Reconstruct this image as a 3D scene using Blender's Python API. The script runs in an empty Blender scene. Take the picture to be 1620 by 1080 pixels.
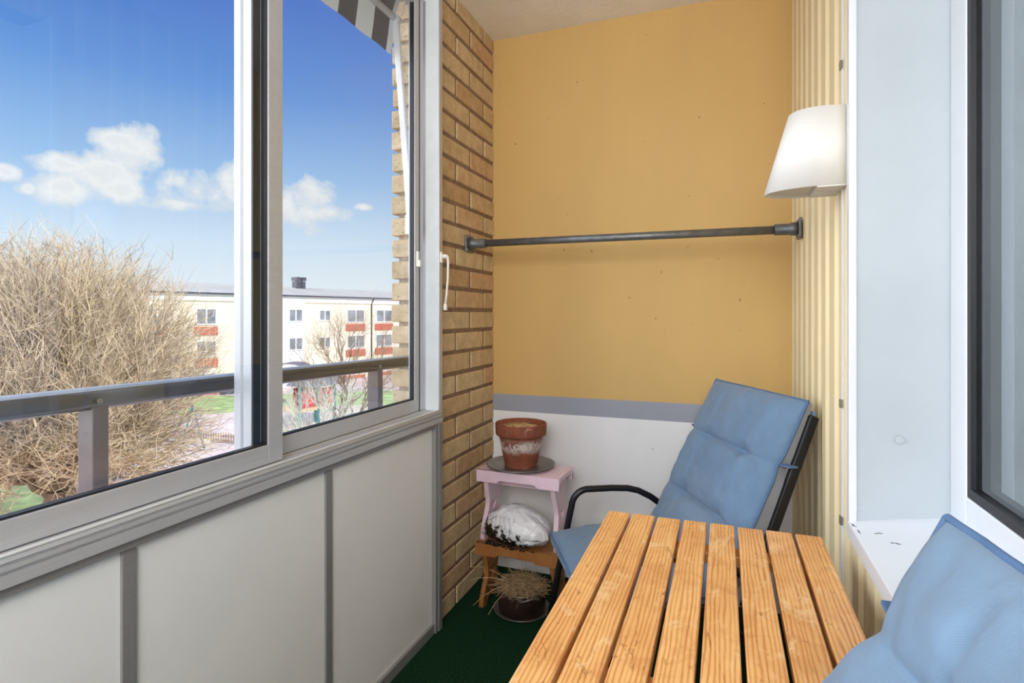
import bpy, bmesh, math, random
import numpy as np
from mathutils import Vector, Matrix, noise
random.seed(7); rng = np.random.default_rng(7)
C = bpy.context.scene.collection
PI = math.pi
# ------------------------------------------------------------------ camera numbers
F, CX, HZ, EYE, YAW = 887.0, 810.0, 497.0, 1.148, math.radians(20.7)
cy_, sy_ = math.cos(YAW), math.sin(YAW)
def ray(px, py):
    r = (px-CX)/F; s = -(py-HZ)/F
    return Vector((r*cy_-sy_, r*sy_+cy_, s))
def at(px, py, d):                      # point at camera depth d
    v = ray(px, py); return Vector((v.x*d, v.y*d, EYE+v.z*d))
def atz(px, py, z):
    v = ray(px, py); t = (z-EYE)/v.z; return Vector((v.x*t, v.y*t, z))

# ------------------------------------------------------------------ colours and materials
def lin(c):
    return tuple(((x/255)/12.92 if x/255 <= .04045 else ((x/255+.055)/1.055)**2.4) for x in c)
class NT:
    def __init__(s, name):
        s.m = bpy.data.materials.new(name); s.m.use_nodes = True
        s.t = s.m.node_tree; s.t.nodes.clear()
        s.out = s.n('ShaderNodeOutputMaterial'); s.b = s.n('ShaderNodeBsdfPrincipled')
        s.l(s.b.outputs[0], s.out.inputs[0])
    def n(s, typ, **k):
        o = s.t.nodes.new(typ)
        for a, v in k.items(): setattr(o, a, v)
        return o
    def l(s, a, b): s.t.links.new(a, b)
    def set(s, **k):
        for a, v in k.items(): s.b.inputs[a.replace('_', ' ')].default_value = v
    def coord(s, scale=(1,1,1), kind='Object', rand=False):
        tc = s.n('ShaderNodeTexCoord'); mp = s.n('ShaderNodeMapping'); mp.inputs['Scale'].default_value = scale
        s.l(tc.outputs[kind], mp.inputs['Vector'])
        if rand:
            oi = s.n('ShaderNodeObjectInfo'); mu = s.n('ShaderNodeVectorMath', operation='SCALE')
            mu.inputs[0].default_value = (3.1, 17.3, 7.7); s.l(oi.outputs['Random'], mu.inputs['Scale']); s.l(mu.outputs[0], mp.inputs['Location'])
        return mp.outputs[0]
    def noise(s, vec, scale, detail=4, rough=.55, dist=0):
        o = s.n('ShaderNodeTexNoise'); o.inputs['Scale'].default_value = scale; o.inputs['Detail'].default_value = detail
        o.inputs['Roughness'].default_value = rough; o.inputs['Distortion'].default_value = dist
        if vec is not None: s.l(vec, o.inputs['Vector'])
        return o.outputs['Fac']
    def ramp(s, fac, stops, interp='LINEAR'):
        o = s.n('ShaderNodeValToRGB'); e = o.color_ramp.elements; o.color_ramp.interpolation = interp
        while len(e) < len(stops): e.new(.5)
        for i, (p, c) in enumerate(stops):
            e[i].position = p; e[i].color = (*lin(c), 1) if len(c) == 3 else c
        s.l(fac, o.inputs[0]); return o.outputs[0]
    def math(s, op, a, b=None, c=None, clamp=False):
        o = s.n('ShaderNodeMath', operation=op, use_clamp=clamp)
        for i, x in enumerate((a, b, c)):
            if x is None: continue
            if isinstance(x, (int, float)): o.inputs[i].default_value = x
            else: s.l(x, o.inputs[i])
        return o.outputs[0]
    def mix(s, fac, a, b, mode='MIX'):
        o = s.n('ShaderNodeMix', data_type='RGBA', blend_type=mode)
        for i, x in ((0, fac), (6, a), (7, b)):
            if isinstance(x, (int, float)): o.inputs[i].default_value = x
            elif isinstance(x, tuple): o.inputs[i].default_value = (*lin(x), 1)
            else: s.l(x, o.inputs[i])
        return o.outputs[2]
    def color(s, sock): s.l(sock, s.b.inputs['Base Color'])
    def bump(s, h, strength=.3, dist=.01):
        o = s.n('ShaderNodeBump'); o.inputs['Strength'].default_value = strength; o.inputs['Distance'].default_value = dist
        s.l(h, o.inputs['Height']); s.l(o.outputs[0], s.b.inputs['Normal'])
W1 = (0,0,0,1); W2 = (1,1,1,1)
def plain(name, c, rough=.5, metal=0, var=.06, scale=8, bump=0, bscale=200, spec=.5, bdist=.002, stretch=(1,1,1)):
    m = NT(name); v = m.coord(stretch)
    lo = tuple(max(0, x*(1-var)) for x in c); hi = tuple(min(255, x*(1+var)) for x in c)
    m.color(m.ramp(m.noise(v, scale, 5, .6), [(.3, lo), (.7, hi)]))
    m.set(Roughness=rough, Metallic=metal, Specular_IOR_Level=spec)
    if bump: m.bump(m.noise(v, bscale, 3), bump, bdist)
    return m.m

def mk_glass(name, tint=(250,252,252), refl=1.0):
    m = NT(name); t = m.t; t.nodes.remove(m.b)
    tr = m.n('ShaderNodeBsdfTransparent'); tr.inputs[0].default_value = (*lin(tint), 1)
    gl = m.n('ShaderNodeBsdfGlossy'); gl.inputs['Roughness'].default_value = .0; gl.inputs[0].default_value = (refl, refl, refl, 1)
    fr = m.n('ShaderNodeFresnel'); gm = m.n('ShaderNodeNewGeometry'); mr = m.n('ShaderNodeMapRange'); mr.inputs['To Min'].default_value = 1.42; mr.inputs['To Max'].default_value = 1/1.42
    m.l(gm.outputs['Backfacing'], mr.inputs['Value']); m.l(mr.outputs[0], fr.inputs[0])
    mx = m.n('ShaderNodeMixShader'); m.l(fr.outputs[0], mx.inputs[0]); m.l(tr.outputs[0], mx.inputs[1]); m.l(gl.outputs[0], mx.inputs[2])
    m.l(mx.outputs[0], m.out.inputs[0]); return m.m

def mk_pine(name, light, mid, dark, rough=.32, worn=True):
    m = NT(name); v = m.coord((1,1,1), rand=True)
    st = m.n('ShaderNodeMapping'); st.inputs['Scale'].default_value = (1, .07, .6); m.l(v, st.inputs['Vector'])
    warp = m.noise(st.outputs[0], 9, 3, .5)
    st2 = m.n('ShaderNodeMapping'); st2.inputs['Scale'].default_value = (1, .035, 1); m.l(v, st2.inputs['Vector'])
    g = m.noise(st2.outputs[0], 130, 3, .5, .3)
    w = m.n('ShaderNodeTexWave', wave_type='BANDS', bands_direction='X'); w.inputs['Scale'].default_value = 46
    w.inputs['Distortion'].default_value = 6; w.inputs['Detail'].default_value = 2.5; w.inputs['Detail Scale'].default_value = 1.1
    st3 = m.n('ShaderNodeMapping'); st3.inputs['Scale'].default_value = (1, .12, .5); m.l(v, st3.inputs['Vector']); m.l(st3.outputs[0], w.inputs['Vector'])
    f = m.math('ADD', m.math('MULTIPLY', w.outputs['Fac'], .55), m.math('MULTIPLY', g, .45))
    col = m.ramp(f, [(.13, dark), (.33, mid), (.66, light)])
    big = m.ramp(m.noise(v, 6, 3, .6), [(.3, (225,200,180)), (.7, (255,255,255))])
    col = m.mix(.75, col, big, 'MULTIPLY')
    if worn:
        rp = m.ramp(m.noise(v, 11, 4, .65, .8), [(.52, W1), (.66, W2)])
        col = m.mix(m.math('MULTIPLY', rp, .38), col, (186,112,58))
        sc = m.n('ShaderNodeMapping'); sc.inputs['Scale'].default_value = (1, .35, 1); m.l(v, sc.inputs['Vector'])
        p = m.ramp(m.noise(sc.outputs[0], 26, 6, .7, 1.0), [(.555, W1), (.64, W2)])
        col = m.mix(m.math('MULTIPLY', p, .7), col, (236,196,142))
        d = m.ramp(m.noise(sc.outputs[0], 40, 6, .72, 1.6), [(.60, W1), (.66, W2)])
        col = m.mix(m.math('MULTIPLY', d, .6), col, (134,70,30))
        vo = m.n('ShaderNodeTexVoronoi'); vo.inputs['Scale'].default_value = 6.5; m.l(sc.outputs[0], vo.inputs['Vector'])
        k = m.ramp(vo.outputs['Distance'], [(.045, W2), (.085, W1)])
        col = m.mix(m.math('MULTIPLY', k, .8), col, (128,72,36))
    m.color(col); m.set(Roughness=rough, Specular_IOR_Level=.4)
    m.bump(f, .12, .002); return m.m

def mk_fabric(name, c, grey=.25):
    m = NT(name); v = m.coord()
    a = m.ramp(m.noise(v, 5, 4, .6), [(.3, tuple(x*.93 for x in c)), (.7, tuple(min(255, x*1.05) for x in c))])
    s2 = m.noise(v, 2.2, 3, .6)
    a = m.mix(m.math('MULTIPLY', m.ramp(s2, [(.42, W1), (.66, W2)]), grey), a, (128,140,152))
    sp = m.n('ShaderNodeSeparateXYZ'); tc = m.n('ShaderNodeTexCoord'); m.l(tc.outputs['UV'], sp.inputs[0])
    tw = m.math('MULTIPLY_ADD', m.math('SINE', m.math('MULTIPLY', m.math('ADD', sp.outputs[0], m.math('MULTIPLY', sp.outputs[1], .8)), 2*PI/.0021)), .5, .5)
    a = m.mix(m.math('MULTIPLY', tw, .07), a, tuple(x*.75 for x in c))
    m.color(a); m.set(Roughness=.9, Specular_IOR_Level=.2); m.b.inputs['Sheen Weight'].default_value = .15
    m.bump(m.math('ADD', tw, m.math('MULTIPLY', m.noise(v, 30, 4), 3)), .16, .0015); return m.m

def mk_brick(name, outside=False):
    m = NT(name); v = m.coord(); g = m.n('ShaderNodeNewGeometry')
    r = g.outputs['Random Per Island']
    if outside: base = m.ramp(r, [(0, (214,196,166)), (.5, (226,208,180)), (1, (205,188,160))])
    else: base = m.ramp(r, [(0, (226,203,168)), (.25, (220,193,152)), (.45, (234,214,178)), (.62, (212,180,140)), (.8, (228,206,168)), (1, (222,186,150))])
    n = m.ramp(m.noise(v, 22, 6, .7), [(.3, (205,196,180)), (.7, (255,252,246))])
    col = m.mix(.8, base, n, 'MULTIPLY')
    sp = m.ramp(m.noise(v, 150 if not outside else 90, 3, .6), [(.61, W1), (.67, W2)])
    col = m.mix(m.math('MULTIPLY', sp, .5), col, (112,84,56))
    m.color(col); m.set(Roughness=.9, Specular_IOR_Level=.2)
    m.bump(m.math('ADD', m.noise(v, 120, 4, .65), m.math('MULTIPLY', sp, -.8)), .5, .004); return m.m

def mk_alu(name, c, rough=.42, metal=.55):
    m = NT(name); v = m.coord((30, .8, 30))
    m.color(m.ramp(m.noise(v, 12, 3), [(.3, tuple(x*.96 for x in c)), (.7, c)])); m.set(Roughness=rough, Metallic=metal); return m.m

M = {}
M['alu'] = mk_alu('aluminium', (202,203,206), .42, .35)
M['alu_dark'] = mk_alu('aluminium_dark', (158,157,156), .42, .35)
M['alu_highlight'] = mk_alu('aluminium_highlight', (232,232,232), .3, .2)  # paler aluminium, a painted highlight for the track ridge
M['jamb_white'] = plain('jamb_white', (226,231,235), .35, 0, .03)
M['gasket'] = plain('black_gasket', (28,28,34), .5)
M['glass'] = mk_glass('clear_glass')
M['panel'] = plain('parapet_panel', (238,238,237), .45, 0, .015, 3, .06, 300, .4)
M['plastic'] = plain('white_plastic', (238,236,230), .35, 0, .02)
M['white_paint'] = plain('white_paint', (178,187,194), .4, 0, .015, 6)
M['upvc'] = plain('white_window_frame', (220,223,228), .3, 0, .01)
M['cream'] = plain('cream_metal_siding', (232,214,172), .42, 0, .025, 3)
M['mortar'] = plain('dark_mortar', (136,110,90), .95, 0, .15, 60, .5, 150)
M['mortar_out'] = plain('weathered_mortar', (165,150,132), .95, 0, .15, 60, .5, 150)
M['brick'] = mk_brick('yellow_brick'); M['brick_out'] = mk_brick('weathered_yellow_brick', True)
M['iron'] = plain('dark_iron', (116,118,120), .42, .6, .12, 40, .2, 300)
M['black_steel'] = plain('black_steel_tube', (30,30,34), .32, .3, .1)
M['fabric'] = mk_fabric('blue_fabric', (106,132,160), .5)
M['fabric_near'] = mk_fabric('blue_fabric_near', (112,137,162), .12)
M['piping'] = plain('blue_piping', (80,108,144), .85)
M['under'] = plain('grey_cushion_underside', (140,142,148), .9, 0, .05, 20)
M['sling'] = plain('black_mesh_sling', (34,34,38), .8)
M['pine'] = mk_pine('varnished_pine', (240,190,124), (228,168,102), (190,122,66))
M['stool_wood'] = mk_pine('brown_stool_wood', (176,124,72), (160,106,58), (126,78,40), .4, False)
M['pink'] = plain('pink_paint', (228,199,213), .4, 0, .03, 10, .1, 60)
M['tray'] = plain('tin_tray', (150,146,142), .36, .75, .12, 18, .1, 60)
M['straw'] = plain('dry_straw', (198,170,128), .9, 0, .25, 60)
M['straw_dark'] = plain('dry_grass', (172,144,108), .9, 0, .3, 60)
M['soil'] = plain('dark_soil', (30,22,18), 1, 0, .4, 60, .8, 120)
M['pan'] = plain('dark_brown_enamel', (52,38,34), .3, .2, .3, 14, .15, 60)
M['pan_rim'] = plain('pan_rim', (128,120,112), .35, .6, .15, 30)
M['lamp'] = plain('white_lamp_metal', (224,222,218), .55, 0, .01)
M['lamp_in'] = plain('lamp_diffuser', (206,200,188), .55, 0, .02)
M['rail_paint'] = plain('dark_rail_paint', (44,44,50), .2, 0, .1, 6)
M['rail_paint'].node_tree.nodes['Principled BSDF'].inputs['IOR'].default_value = 2.0
M['post_paint'] = plain('rail_post_paint', (104,96,96), .35, .2, .08, 20)
M['rail_top_sheen'] = plain('rail_top_sky_reflection', (190,196,208), .3, 0, .05, 4)  # sky reflection on the handrail top, put into a pale colour
M['awning_white'] = plain('awning_bar', (226,228,230), .4)
M['curtain'] = plain('pale_curtain', (206,210,212), .9, 0, .03)
M['room'] = plain('room_paint', (150,156,160), .9)
# terracotta with lime bloom
m = NT('terracotta'); v = m.coord()
base = m.ramp(m.noise(v, 14, 5, .65), [(.3, (112,58,40)), (.7, (152,86,62))])
sep = m.n('ShaderNodeSeparateXYZ'); m.l(v, sep.inputs[0])
band = m.ramp(sep.outputs['Z'], [(.598, W1), (.625, W2), (.64, W2), (.662, W1)])
blo = m.math('MULTIPLY', m.ramp(m.noise(v, 30, 7, .75, .6), [(.42, W1), (.52, W2)]), band)
sm = m.ramp(m.noise(v, 26, 6, .7), [(.62, W1), (.7, W2)])
m.color(m.mix(m.math('MAXIMUM', m.math('MULTIPLY', blo, .95), m.math('MULTIPLY', sm, .4)), base, (214,206,198)))
m.set(Roughness=.85); m.bump(m.noise(v, 90, 4), .3, .003); M['terracotta'] = m.m
# striped awning cloth (stripes along Y)
m = NT('striped_awning_cloth'); v = m.coord(); sep = m.n('ShaderNodeSeparateXYZ'); m.l(v, sep.inputs[0])
st = m.math('GREATER_THAN', m.math('FRACT', m.math('MULTIPLY', m.math('ADD', sep.outputs['Y'], .1846*50-1.489), 1/.1846)), .5)
dirt = m.ramp(m.noise(v, 160, 5, .75), [(.56, W1), (.66, W2)])
m.color(m.mix(st, m.mix(m.math('MULTIPLY', dirt, .45), (70,74,84), (170,176,184)), (226,230,232))); m.set(Roughness=.9); M['awning'] = m.m
# back wall paints
def mk_wallpaint(name, c, bumpy=.12):
    m = NT(name); v = m.coord((1, 1, .35))
    a = m.ramp(m.noise(v, 2.2, 4, .6), [(.3, tuple(x*.97 for x in c)), (.7, tuple(min(255, x*1.02) for x in c))])
    v2 = m.coord(); sp = m.ramp(m.noise(v2, 42, 2, .4), [(.765, W1), (.785, W2)])
    m.color(m.mix(m.math('MULTIPLY', sp, .6), a, tuple(x*.5 for x in c))); m.set(Roughness=.6, Specular_IOR_Level=.3)
    m.bump(m.noise(m.coord((1, 1, .25)), 140, 4), bumpy, .002); return m.m
M['ochre'] = mk_wallpaint('ochre_wall_paint', (212,176,112))
M['stripe'] = mk_wallpaint('grey_blue_stripe', (158,162,176))
M['dado'] = mk_wallpaint('white_dado', (238,239,243))
M['ceil'] = plain('ceiling_plaster', (246,243,238), .9, 0, .02, 6, .5, 60, .2, .005)
# turf floor
m = NT('green_turf'); v = m.coord()
m.color(m.ramp(m.noise(v, 160, 5, .75), [(.3, (14,38,24)), (.55, (28,72,46)), (.75, (54,106,70))])); m.set(Roughness=.95, Specular_IOR_Level=.1)
m.bump(m.noise(v, 260, 4, .8), 1, .01); M['turf'] = m.m
# bag of soil: white plastic, soil showing through along its torn lower left, grey print block
m = NT('white_soil_bag'); v = m.coord(); sep = m.n('ShaderNodeSeparateXYZ'); m.l(v, sep.inputs[0])
X, Y, Z = sep.outputs
nz = m.noise(v, 46, 6, .75); nz2 = m.noise(v, 14, 4, .6)
slope = m.math('ADD', m.math('MULTIPLY', Z, 1.0), m.math('MULTIPLY', X, .42))
low = m.math('ADD', slope, m.math('ADD', m.math('MULTIPLY', m.math('SUBTRACT', nz, .5), .30), m.math('MULTIPLY', m.math('SUBTRACT', nz2, .5), .05)))
soilm = m.math('LESS_THAN', low, -.008)
vx = m.math('SUBTRACT', X, .030); vz = m.math('SUBTRACT', Z, -.004)
hole = m.math('LESS_THAN', m.math('ADD', m.math('SQRT', m.math('ADD', m.math('MULTIPLY', vx, vx), m.math('MULTIPLY', vz, vz))), m.math('MULTIPLY', m.math('SUBTRACT', nz, .5), .13)), .011)
lines = m.n('ShaderNodeTexWave', bands_direction='X'); lines.inputs['Scale'].default_value = 16
lm = m.n('ShaderNodeMapping'); lm.inputs['Rotation'].default_value = (0, .35, 0); m.l(v, lm.inputs[0]); m.l(lm.outputs[0], lines.inputs[0])
fine = m.n('ShaderNodeTexWave', bands_direction='Z'); fine.inputs['Scale'].default_value = 90; m.l(lm.outputs[0], fine.inputs[0])
inb = m.math('MULTIPLY', m.math('MULTIPLY', m.math('GREATER_THAN', X, -.095), m.math('LESS_THAN', X, .012)), m.math('MULTIPLY', m.math('GREATER_THAN', Z, .012), m.math('LESS_THAN', Z, .062)))
pr = m.math('MULTIPLY', m.math('MULTIPLY', m.math('GREATER_THAN', lines.outputs['Fac'], .5), m.math('MULTIPLY', fine.outputs['Fac'], .55)), inb)
col = m.mix(pr, (226,226,230), (128,128,132))
col = m.mix(m.math('MAXIMUM', soilm, hole), col, (26,19,16))
m.color(col); m.set(Roughness=.3); m.bump(m.math('ABSOLUTE', m.math('SUBTRACT', m.noise(v, 11, 2, .45, 1.2), .5)), .5, .03); M['bag'] = m.m
# outdoors
M['bark'] = plain('grey_brown_bark', (128,108,86), .95, 0, .2, 6)
m = NT('bare_twigs'); g = m.n('ShaderNodeNewGeometry'); m.color(m.ramp(g.outputs['Random Per Island'], [(0, (120,102,84)), (.25, (226,204,172)), (.5, (186,166,144)), (.85, (236,212,168)), (1, (110,96,84))])); m.set(Roughness=.9); M['twig'] = m.m
m = NT('grey_twigs'); g = m.n('ShaderNodeNewGeometry'); m.color(m.ramp(g.outputs['Random Per Island'], [(0, (120,104,88)), (.5, (150,132,110)), (1, (172,156,128))])); m.set(Roughness=.9); M['twig_grey'] = m.m
m = NT('lichen_twigs'); g = m.n('ShaderNodeNewGeometry'); m.color(m.ramp(g.outputs['Random Per Island'], [(0, (196,200,172)), (.5, (222,222,204)), (1, (166,160,136))])); m.set(Roughness=.9); M['twig_pale'] = m.m
M['gravel'] = plain('pink_gravel', (226,206,198), 1, 0, .07, .6)
M['grass'] = plain('lawn_grass', (170,188,122), 1, 0, .2, 1.2)
M['leaf_litter'] = plain('leaf_litter', (176,142,112), 1, 0, .25, 1.5)
M['sand'] = plain('pale_sand', (246,240,236), 1, 0, .03, 1)
M['render_cream'] = plain('cream_brick_facade', (244,232,208), .9, 0, .03, .7)
M['render_white'] = plain('white_facade', (250,250,250), .9, 0, .02, .7)
M['roof_grey'] = plain('grey_sheet_roof', (188,184,176), .9, 0, .05, .5)
M['gutter'] = plain('dark_gutter', (72,78,94), .5)
M['red_panel'] = plain('red_balcony_panel', (198,100,82), .7, 0, .05, 1)
M['win_frame'] = plain('white_facade_window', (250,250,250), .5)
M['pane'] = plain('dark_window_pane', (128,134,142), .12, 0, .25, .9)
M['teal'] = plain('teal_paint', (42,128,128), .5)
M['red_board'] = plain('red_boards', (206,62,72), .7, 0, .1, 6)
M['picket'] = plain('brown_picket', (150,122,104), .9, 0, .15, 4)
M['swing_red'] = plain('red_beam', (222,108,92), .6)
M['slate'] = plain('slate_grey_roof', (112,112,128), .8, 0, .1, 3)
M['orange_wood'] = plain('pale_orange_wood', (232,190,148), .8)

# ------------------------------------------------------------------ mesh helpers
class MB:
    def __init__(s): s.bm = bmesh.new()
    def box(s, x0, x1, y0, y1, z0, z1, mi=0):
        vs = [s.bm.verts.new(p) for p in ((x0,y0,z0),(x1,y0,z0),(x1,y1,z0),(x0,y1,z0),(x0,y0,z1),(x1,y0,z1),(x1,y1,z1),(x0,y1,z1))]
        for q in ((3,2,1,0),(4,5,6,7),(0,1,5,4),(1,2,6,5),(2,3,7,6),(3,0,4,7)):
            s.bm.faces.new([vs[i] for i in q]).material_index = mi
        return s
    def obox(s, c, sz, mat):                # box with half-sizes sz turned by mat (3x3) about c
        n = len(s.bm.verts); s.box(-sz[0], sz[0], -sz[1], sz[1], -sz[2], sz[2])
        s.bm.verts.ensure_lookup_table()
        for v in s.bm.verts[n:]: v.co = mat @ v.co + Vector(c)
        return s
    def bar(s, a, b, w, h, up=(0,0,1)):     # rectangular bar from a to b
        a, b = Vector(a), Vector(b); d = (b-a).normalized(); u = Vector(up)
        sd = d.cross(u).normalized(); u = sd.cross(d)
        mt = Matrix((sd, d, u)).transposed()
        return s.obox((a+b)/2, (w/2, (b-a).length/2, h/2), mt)
    def tube(s, pts, r, seg=10, caps=True, mi=0):
        pts = [Vector(p) for p in pts]; rs = r if isinstance(r, (list, tuple)) else [r]*len(pts)
        rings = []; nrm = None
        for i, p in enumerate(pts):
            d = (pts[min(i+1, len(pts)-1)]-pts[max(i-1, 0)]).normalized()
            if nrm is None: nrm = d.orthogonal().normalized()
            nrm = (nrm - d*nrm.dot(d)).normalized(); bn = d.cross(nrm)
            rings.append([s.bm.verts.new(p+(nrm*math.cos(2*PI*k/seg)+bn*math.sin(2*PI*k/seg))*rs[i]) for k in range(seg)])
        for a, b in zip(rings, rings[1:]):
            for k in range(seg):
                f = s.bm.faces.new((a[k], a[(k+1)%seg], b[(k+1)%seg], b[k])); f.smooth = True; f.material_index = mi
        if caps:
            s.bm.faces.new(list(reversed(rings[0]))); s.bm.faces.new(rings[-1])
        return s
    def lathe(s, prof, c=(0,0,0), seg=40, sx=1, sy=1):
        rings = []
        for r, z in prof:
            rings.append([s.bm.verts.new((c[0]+r*sx*math.cos(2*PI*k/seg), c[1]+r*sy*math.sin(2*PI*k/seg), c[2]+z)) for k in range(seg)])
        for a, b in zip(rings, rings[1:]):
            for k in range(seg):
                f = s.bm.faces.new((a[k], a[(k+1)%seg], b[(k+1)%seg], b[k])); f.smooth = True
        s.bm.faces.new(list(reversed(rings[0]))); s.bm.faces.new(rings[-1])
        return s
    def extrude(s, prof, axis, a, b):       # closed profile extruded along 'x' or 'y' or 'z'
        def P(p, t): return {'y': (p[0], t, p[1]), 'x': (t, p[0], p[1]), 'z': (p[0], p[1], t)}[axis]
        A = [s.bm.verts.new(P(p, a)) for p in prof]; B = [s.bm.verts.new(P(p, b)) for p in prof]
        n = len(prof)
        for k in range(n): s.bm.faces.new((A[k], A[(k+1)%n], B[(k+1)%n], B[k]))
        s.bm.faces.new(A); s.bm.faces.new(list(reversed(B))); return s
    def build(s, name, mats, parent=None, bevel=0, seg=2, smooth=False, subsurf=0):
        bmesh.ops.recalc_face_normals(s.bm, faces=s.bm.faces)
        me = bpy.data.meshes.new(name); s.bm.to_mesh(me); s.bm.free()
        return link(name, me, mats, parent, bevel, seg, smooth, subsurf)
def link(name, me, mats, parent=None, bevel=0, seg=2, smooth=False, subsurf=0):
    for mm in (mats if isinstance(mats, list) else [mats]): me.materials.append(mm)
    if smooth: me.shade_smooth()
    o = bpy.data.objects.new(name, me); C.objects.link(o)
    if parent is not None:
        o.parent = parent; o.matrix_parent_inverse = wmat(parent).inverted()
    if bevel:
        b = o.modifiers.new('bevel', 'BEVEL'); b.width = bevel; b.segments = seg; b.limit_method = 'ANGLE'; b.angle_limit = .6
    if subsurf:
        b = o.modifiers.new('sub', 'SUBSURF'); b.levels = b.render_levels = subsurf
    return o
def wmat(o):
    b = Matrix.LocRotScale(o.location, o.rotation_euler, o.scale)
    return wmat(o.parent) @ o.matrix_parent_inverse @ b if o.parent else b
def prism(name, outline, depth, mats, parent=None, holes=(), bevel=0):
    """2D outline (with holes) in local XY, given thickness along Z; returned as bmesh-ready mesh"""
    cu = bpy.data.curves.new(name, 'CURVE'); cu.dimensions = '2D'; cu.fill_mode = 'BOTH'; cu.extrude = depth/2
    for pts in (outline, *holes):
        sp = cu.splines.new('POLY'); sp.points.add(len(pts)-1); sp.use_cyclic_u = True
        for p, q in zip(sp.points, pts): p.co = (q[0], q[1], 0, 1)
    ob = bpy.data.objects.new('tmp', cu); C.objects.link(ob)
    dg = bpy.context.evaluated_depsgraph_get(); dg.update()
    me = bpy.data.meshes.new_from_object(ob.evaluated_get(dg)); bpy.data.objects.remove(ob); bpy.data.curves.remove(cu)
    me.materials.clear(); return me
def empty(name, loc=(0,0,0), rz=0):
    o = bpy.data.objects.new(name, None); C.objects.link(o); o.location = loc; o.rotation_euler.z = rz
    o.empty_display_size = .05; return o
def tag(o, label=None, cat=None, group=None, kind=None):
    if label: o['label'] = label
    if cat: o['category'] = cat
    if group: o['group'] = group
    if kind: o['kind'] = kind
    return o
def S(o): o['kind'] = 'structure'; return o
def arc(c, r, a0, a1, n, plane='xz'):
    out = []
    for i in range(n+1):
        a = a0+(a1-a0)*i/n
        out.append((c[0]+r*math.cos(a), c[1]+r*math.sin(a)))
    return out

# ------------------------------------------------------------------ SETTING
XW, YB, XB, ZC = .243, 2.375, -.987, 2.4         # right wall, back wall, brick face, ceiling
S(MB().box(-1.3, .9, -1.8, 2.6, -.2, 0).build('floor', M['turf']))
S(MB().box(-1.28, 4, -1.8, 2.7, ZC, ZC+.2).build('ceiling', M['ceil']))
b = MB()
for z0, z1, mi in ((0, .710, 2), (.710, .786, 1), (.786, ZC, 0)): b.box(-1.0, .36, YB, YB+.2, z0, z1, mi)
S(b.build('wall_back', [M['ochre'], M['stripe'], M['dado']]))
# brick pillar
YP, XO = 1.832, -1.205
b = MB(); b.box(-1.075, XB-.005, YP+.010, YB+.2, 0, ZC)
co = .0835; j = .0155
k = 0; z = .0 + .0045
while z < ZC-.01:
    z1 = min(z+co-j, ZC)
    cuts = [YP-.0, 1.99, 2.262, YB+.02] if k % 2 == 0 else [YP, 2.122, YB+.02]
    for y0, y1 in zip(cuts, cuts[1:]):
        jj = [random.uniform(-.0018, .0018) for _ in range(4)]
        b.box(XB-.06, XB+jj[0], y0+(j/2 if y0 != YP else 0), y1-j/2, z+jj[1]*.6, z1+jj[2]*.6)
    z += co; k += 1
S(b.build('wall_left', M['brick'], None, .003, 1))
for p in bpy.data.objects['wall_left'].data.polygons: pass
me = bpy.data.objects['wall_left'].data; me.materials.append(M['mortar'])
for p in me.polygons[:6]: p.material_index = 1
YO = 1.874
# outer face of the pillar: rough weathered courses
b = MB(); b.box(XO+.02, XB-.075, YO+.012, YB+.19, 0, ZC+.4)
z = .0045+.028; k = 0
while z < ZC+.35:
    jj = [random.uniform(-.004, .004) for _ in range(4)]
    b.box(XO+jj[0]-.002, XB-.062, YO+jj[1]*.4, YO+.10, z, z+co-.0155)
    b.box(XO+jj[2]-.002, XB-.1, YO+.112, YB+.15, z, z+co-.0155)
    z += co; k += 1
o = S(b.build('wall_outer', M['brick_out'], None, .005, 2)); o.data.materials.append(M['mortar_out'])
for p in o.data.polygons[:6]: p.material_index = 1

# right wall: ribbed sheet siding (vertical ribs), with the window opening
def ribbed(y0, y1, z0, z1):
    b = MB(); prof = []
    pitch = .125; d = .0075
    y = math.floor((y0-.02)/pitch)*pitch
    pts = []
    while y < y1+pitch:
        for t, x in ((0, 0), (.050, 0), (.058, d), (.080, d), (.083, d*.75), (.092, d*.75), (.095, d), (.117, d)):
            pts.append((XW+x, y+t))
        y += pitch
    def xi(yy):
        for (xa, ya), (xb, yb) in zip(pts, pts[1:]):
            if ya <= yy <= yb: return xa+(xb-xa)*(yy-ya)/max(yb-ya, 1e-9)
        return XW
    pp = [(xi(y0), y0)] + [p for p in pts if y0 < p[1] < y1] + [(xi(y1), y1)]
    prof = pp + [(XW+.05, y1), (XW+.05, y0)]
    b.extrude(prof, 'z', z0, z1); return b
OY = 1.297                                   # far side of the window opening
root = S(empty('wall_right', (XW, 0, 0)))
ribbed(OY, YB, 0, ZC).build('siding', M['cream'], root)
ribbed(-1.8, OY, 0, .70).build('siding', M['cream'], root)
ribbed(-1.8, OY, 2.2, ZC).build('siding', M['cream'], root)
MB().box(XW+.05, .62, OY+.02, YB+.3, 0, ZC).box(XW+.05, .62, -1.8, OY+.02, 0, .69).box(XW+.05, .62, -1.8, OY+.02, 2.22, ZC).build('masonry', M['room'], root)
# thin white cover strip with clips, on the siding
root = S(empty('trim_1', (XW, 1.396, 0)))
MB().box(XW-.004, XW+.002, 1.391, 1.400, 0, ZC).build('cover_strip', M['upvc'], root)
for z in (1.69, .954, .700): MB().box(XW-.007, XW-.002, 1.389, 1.403, z-.009, z+.009).build('clip', M['tray'], root)
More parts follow.
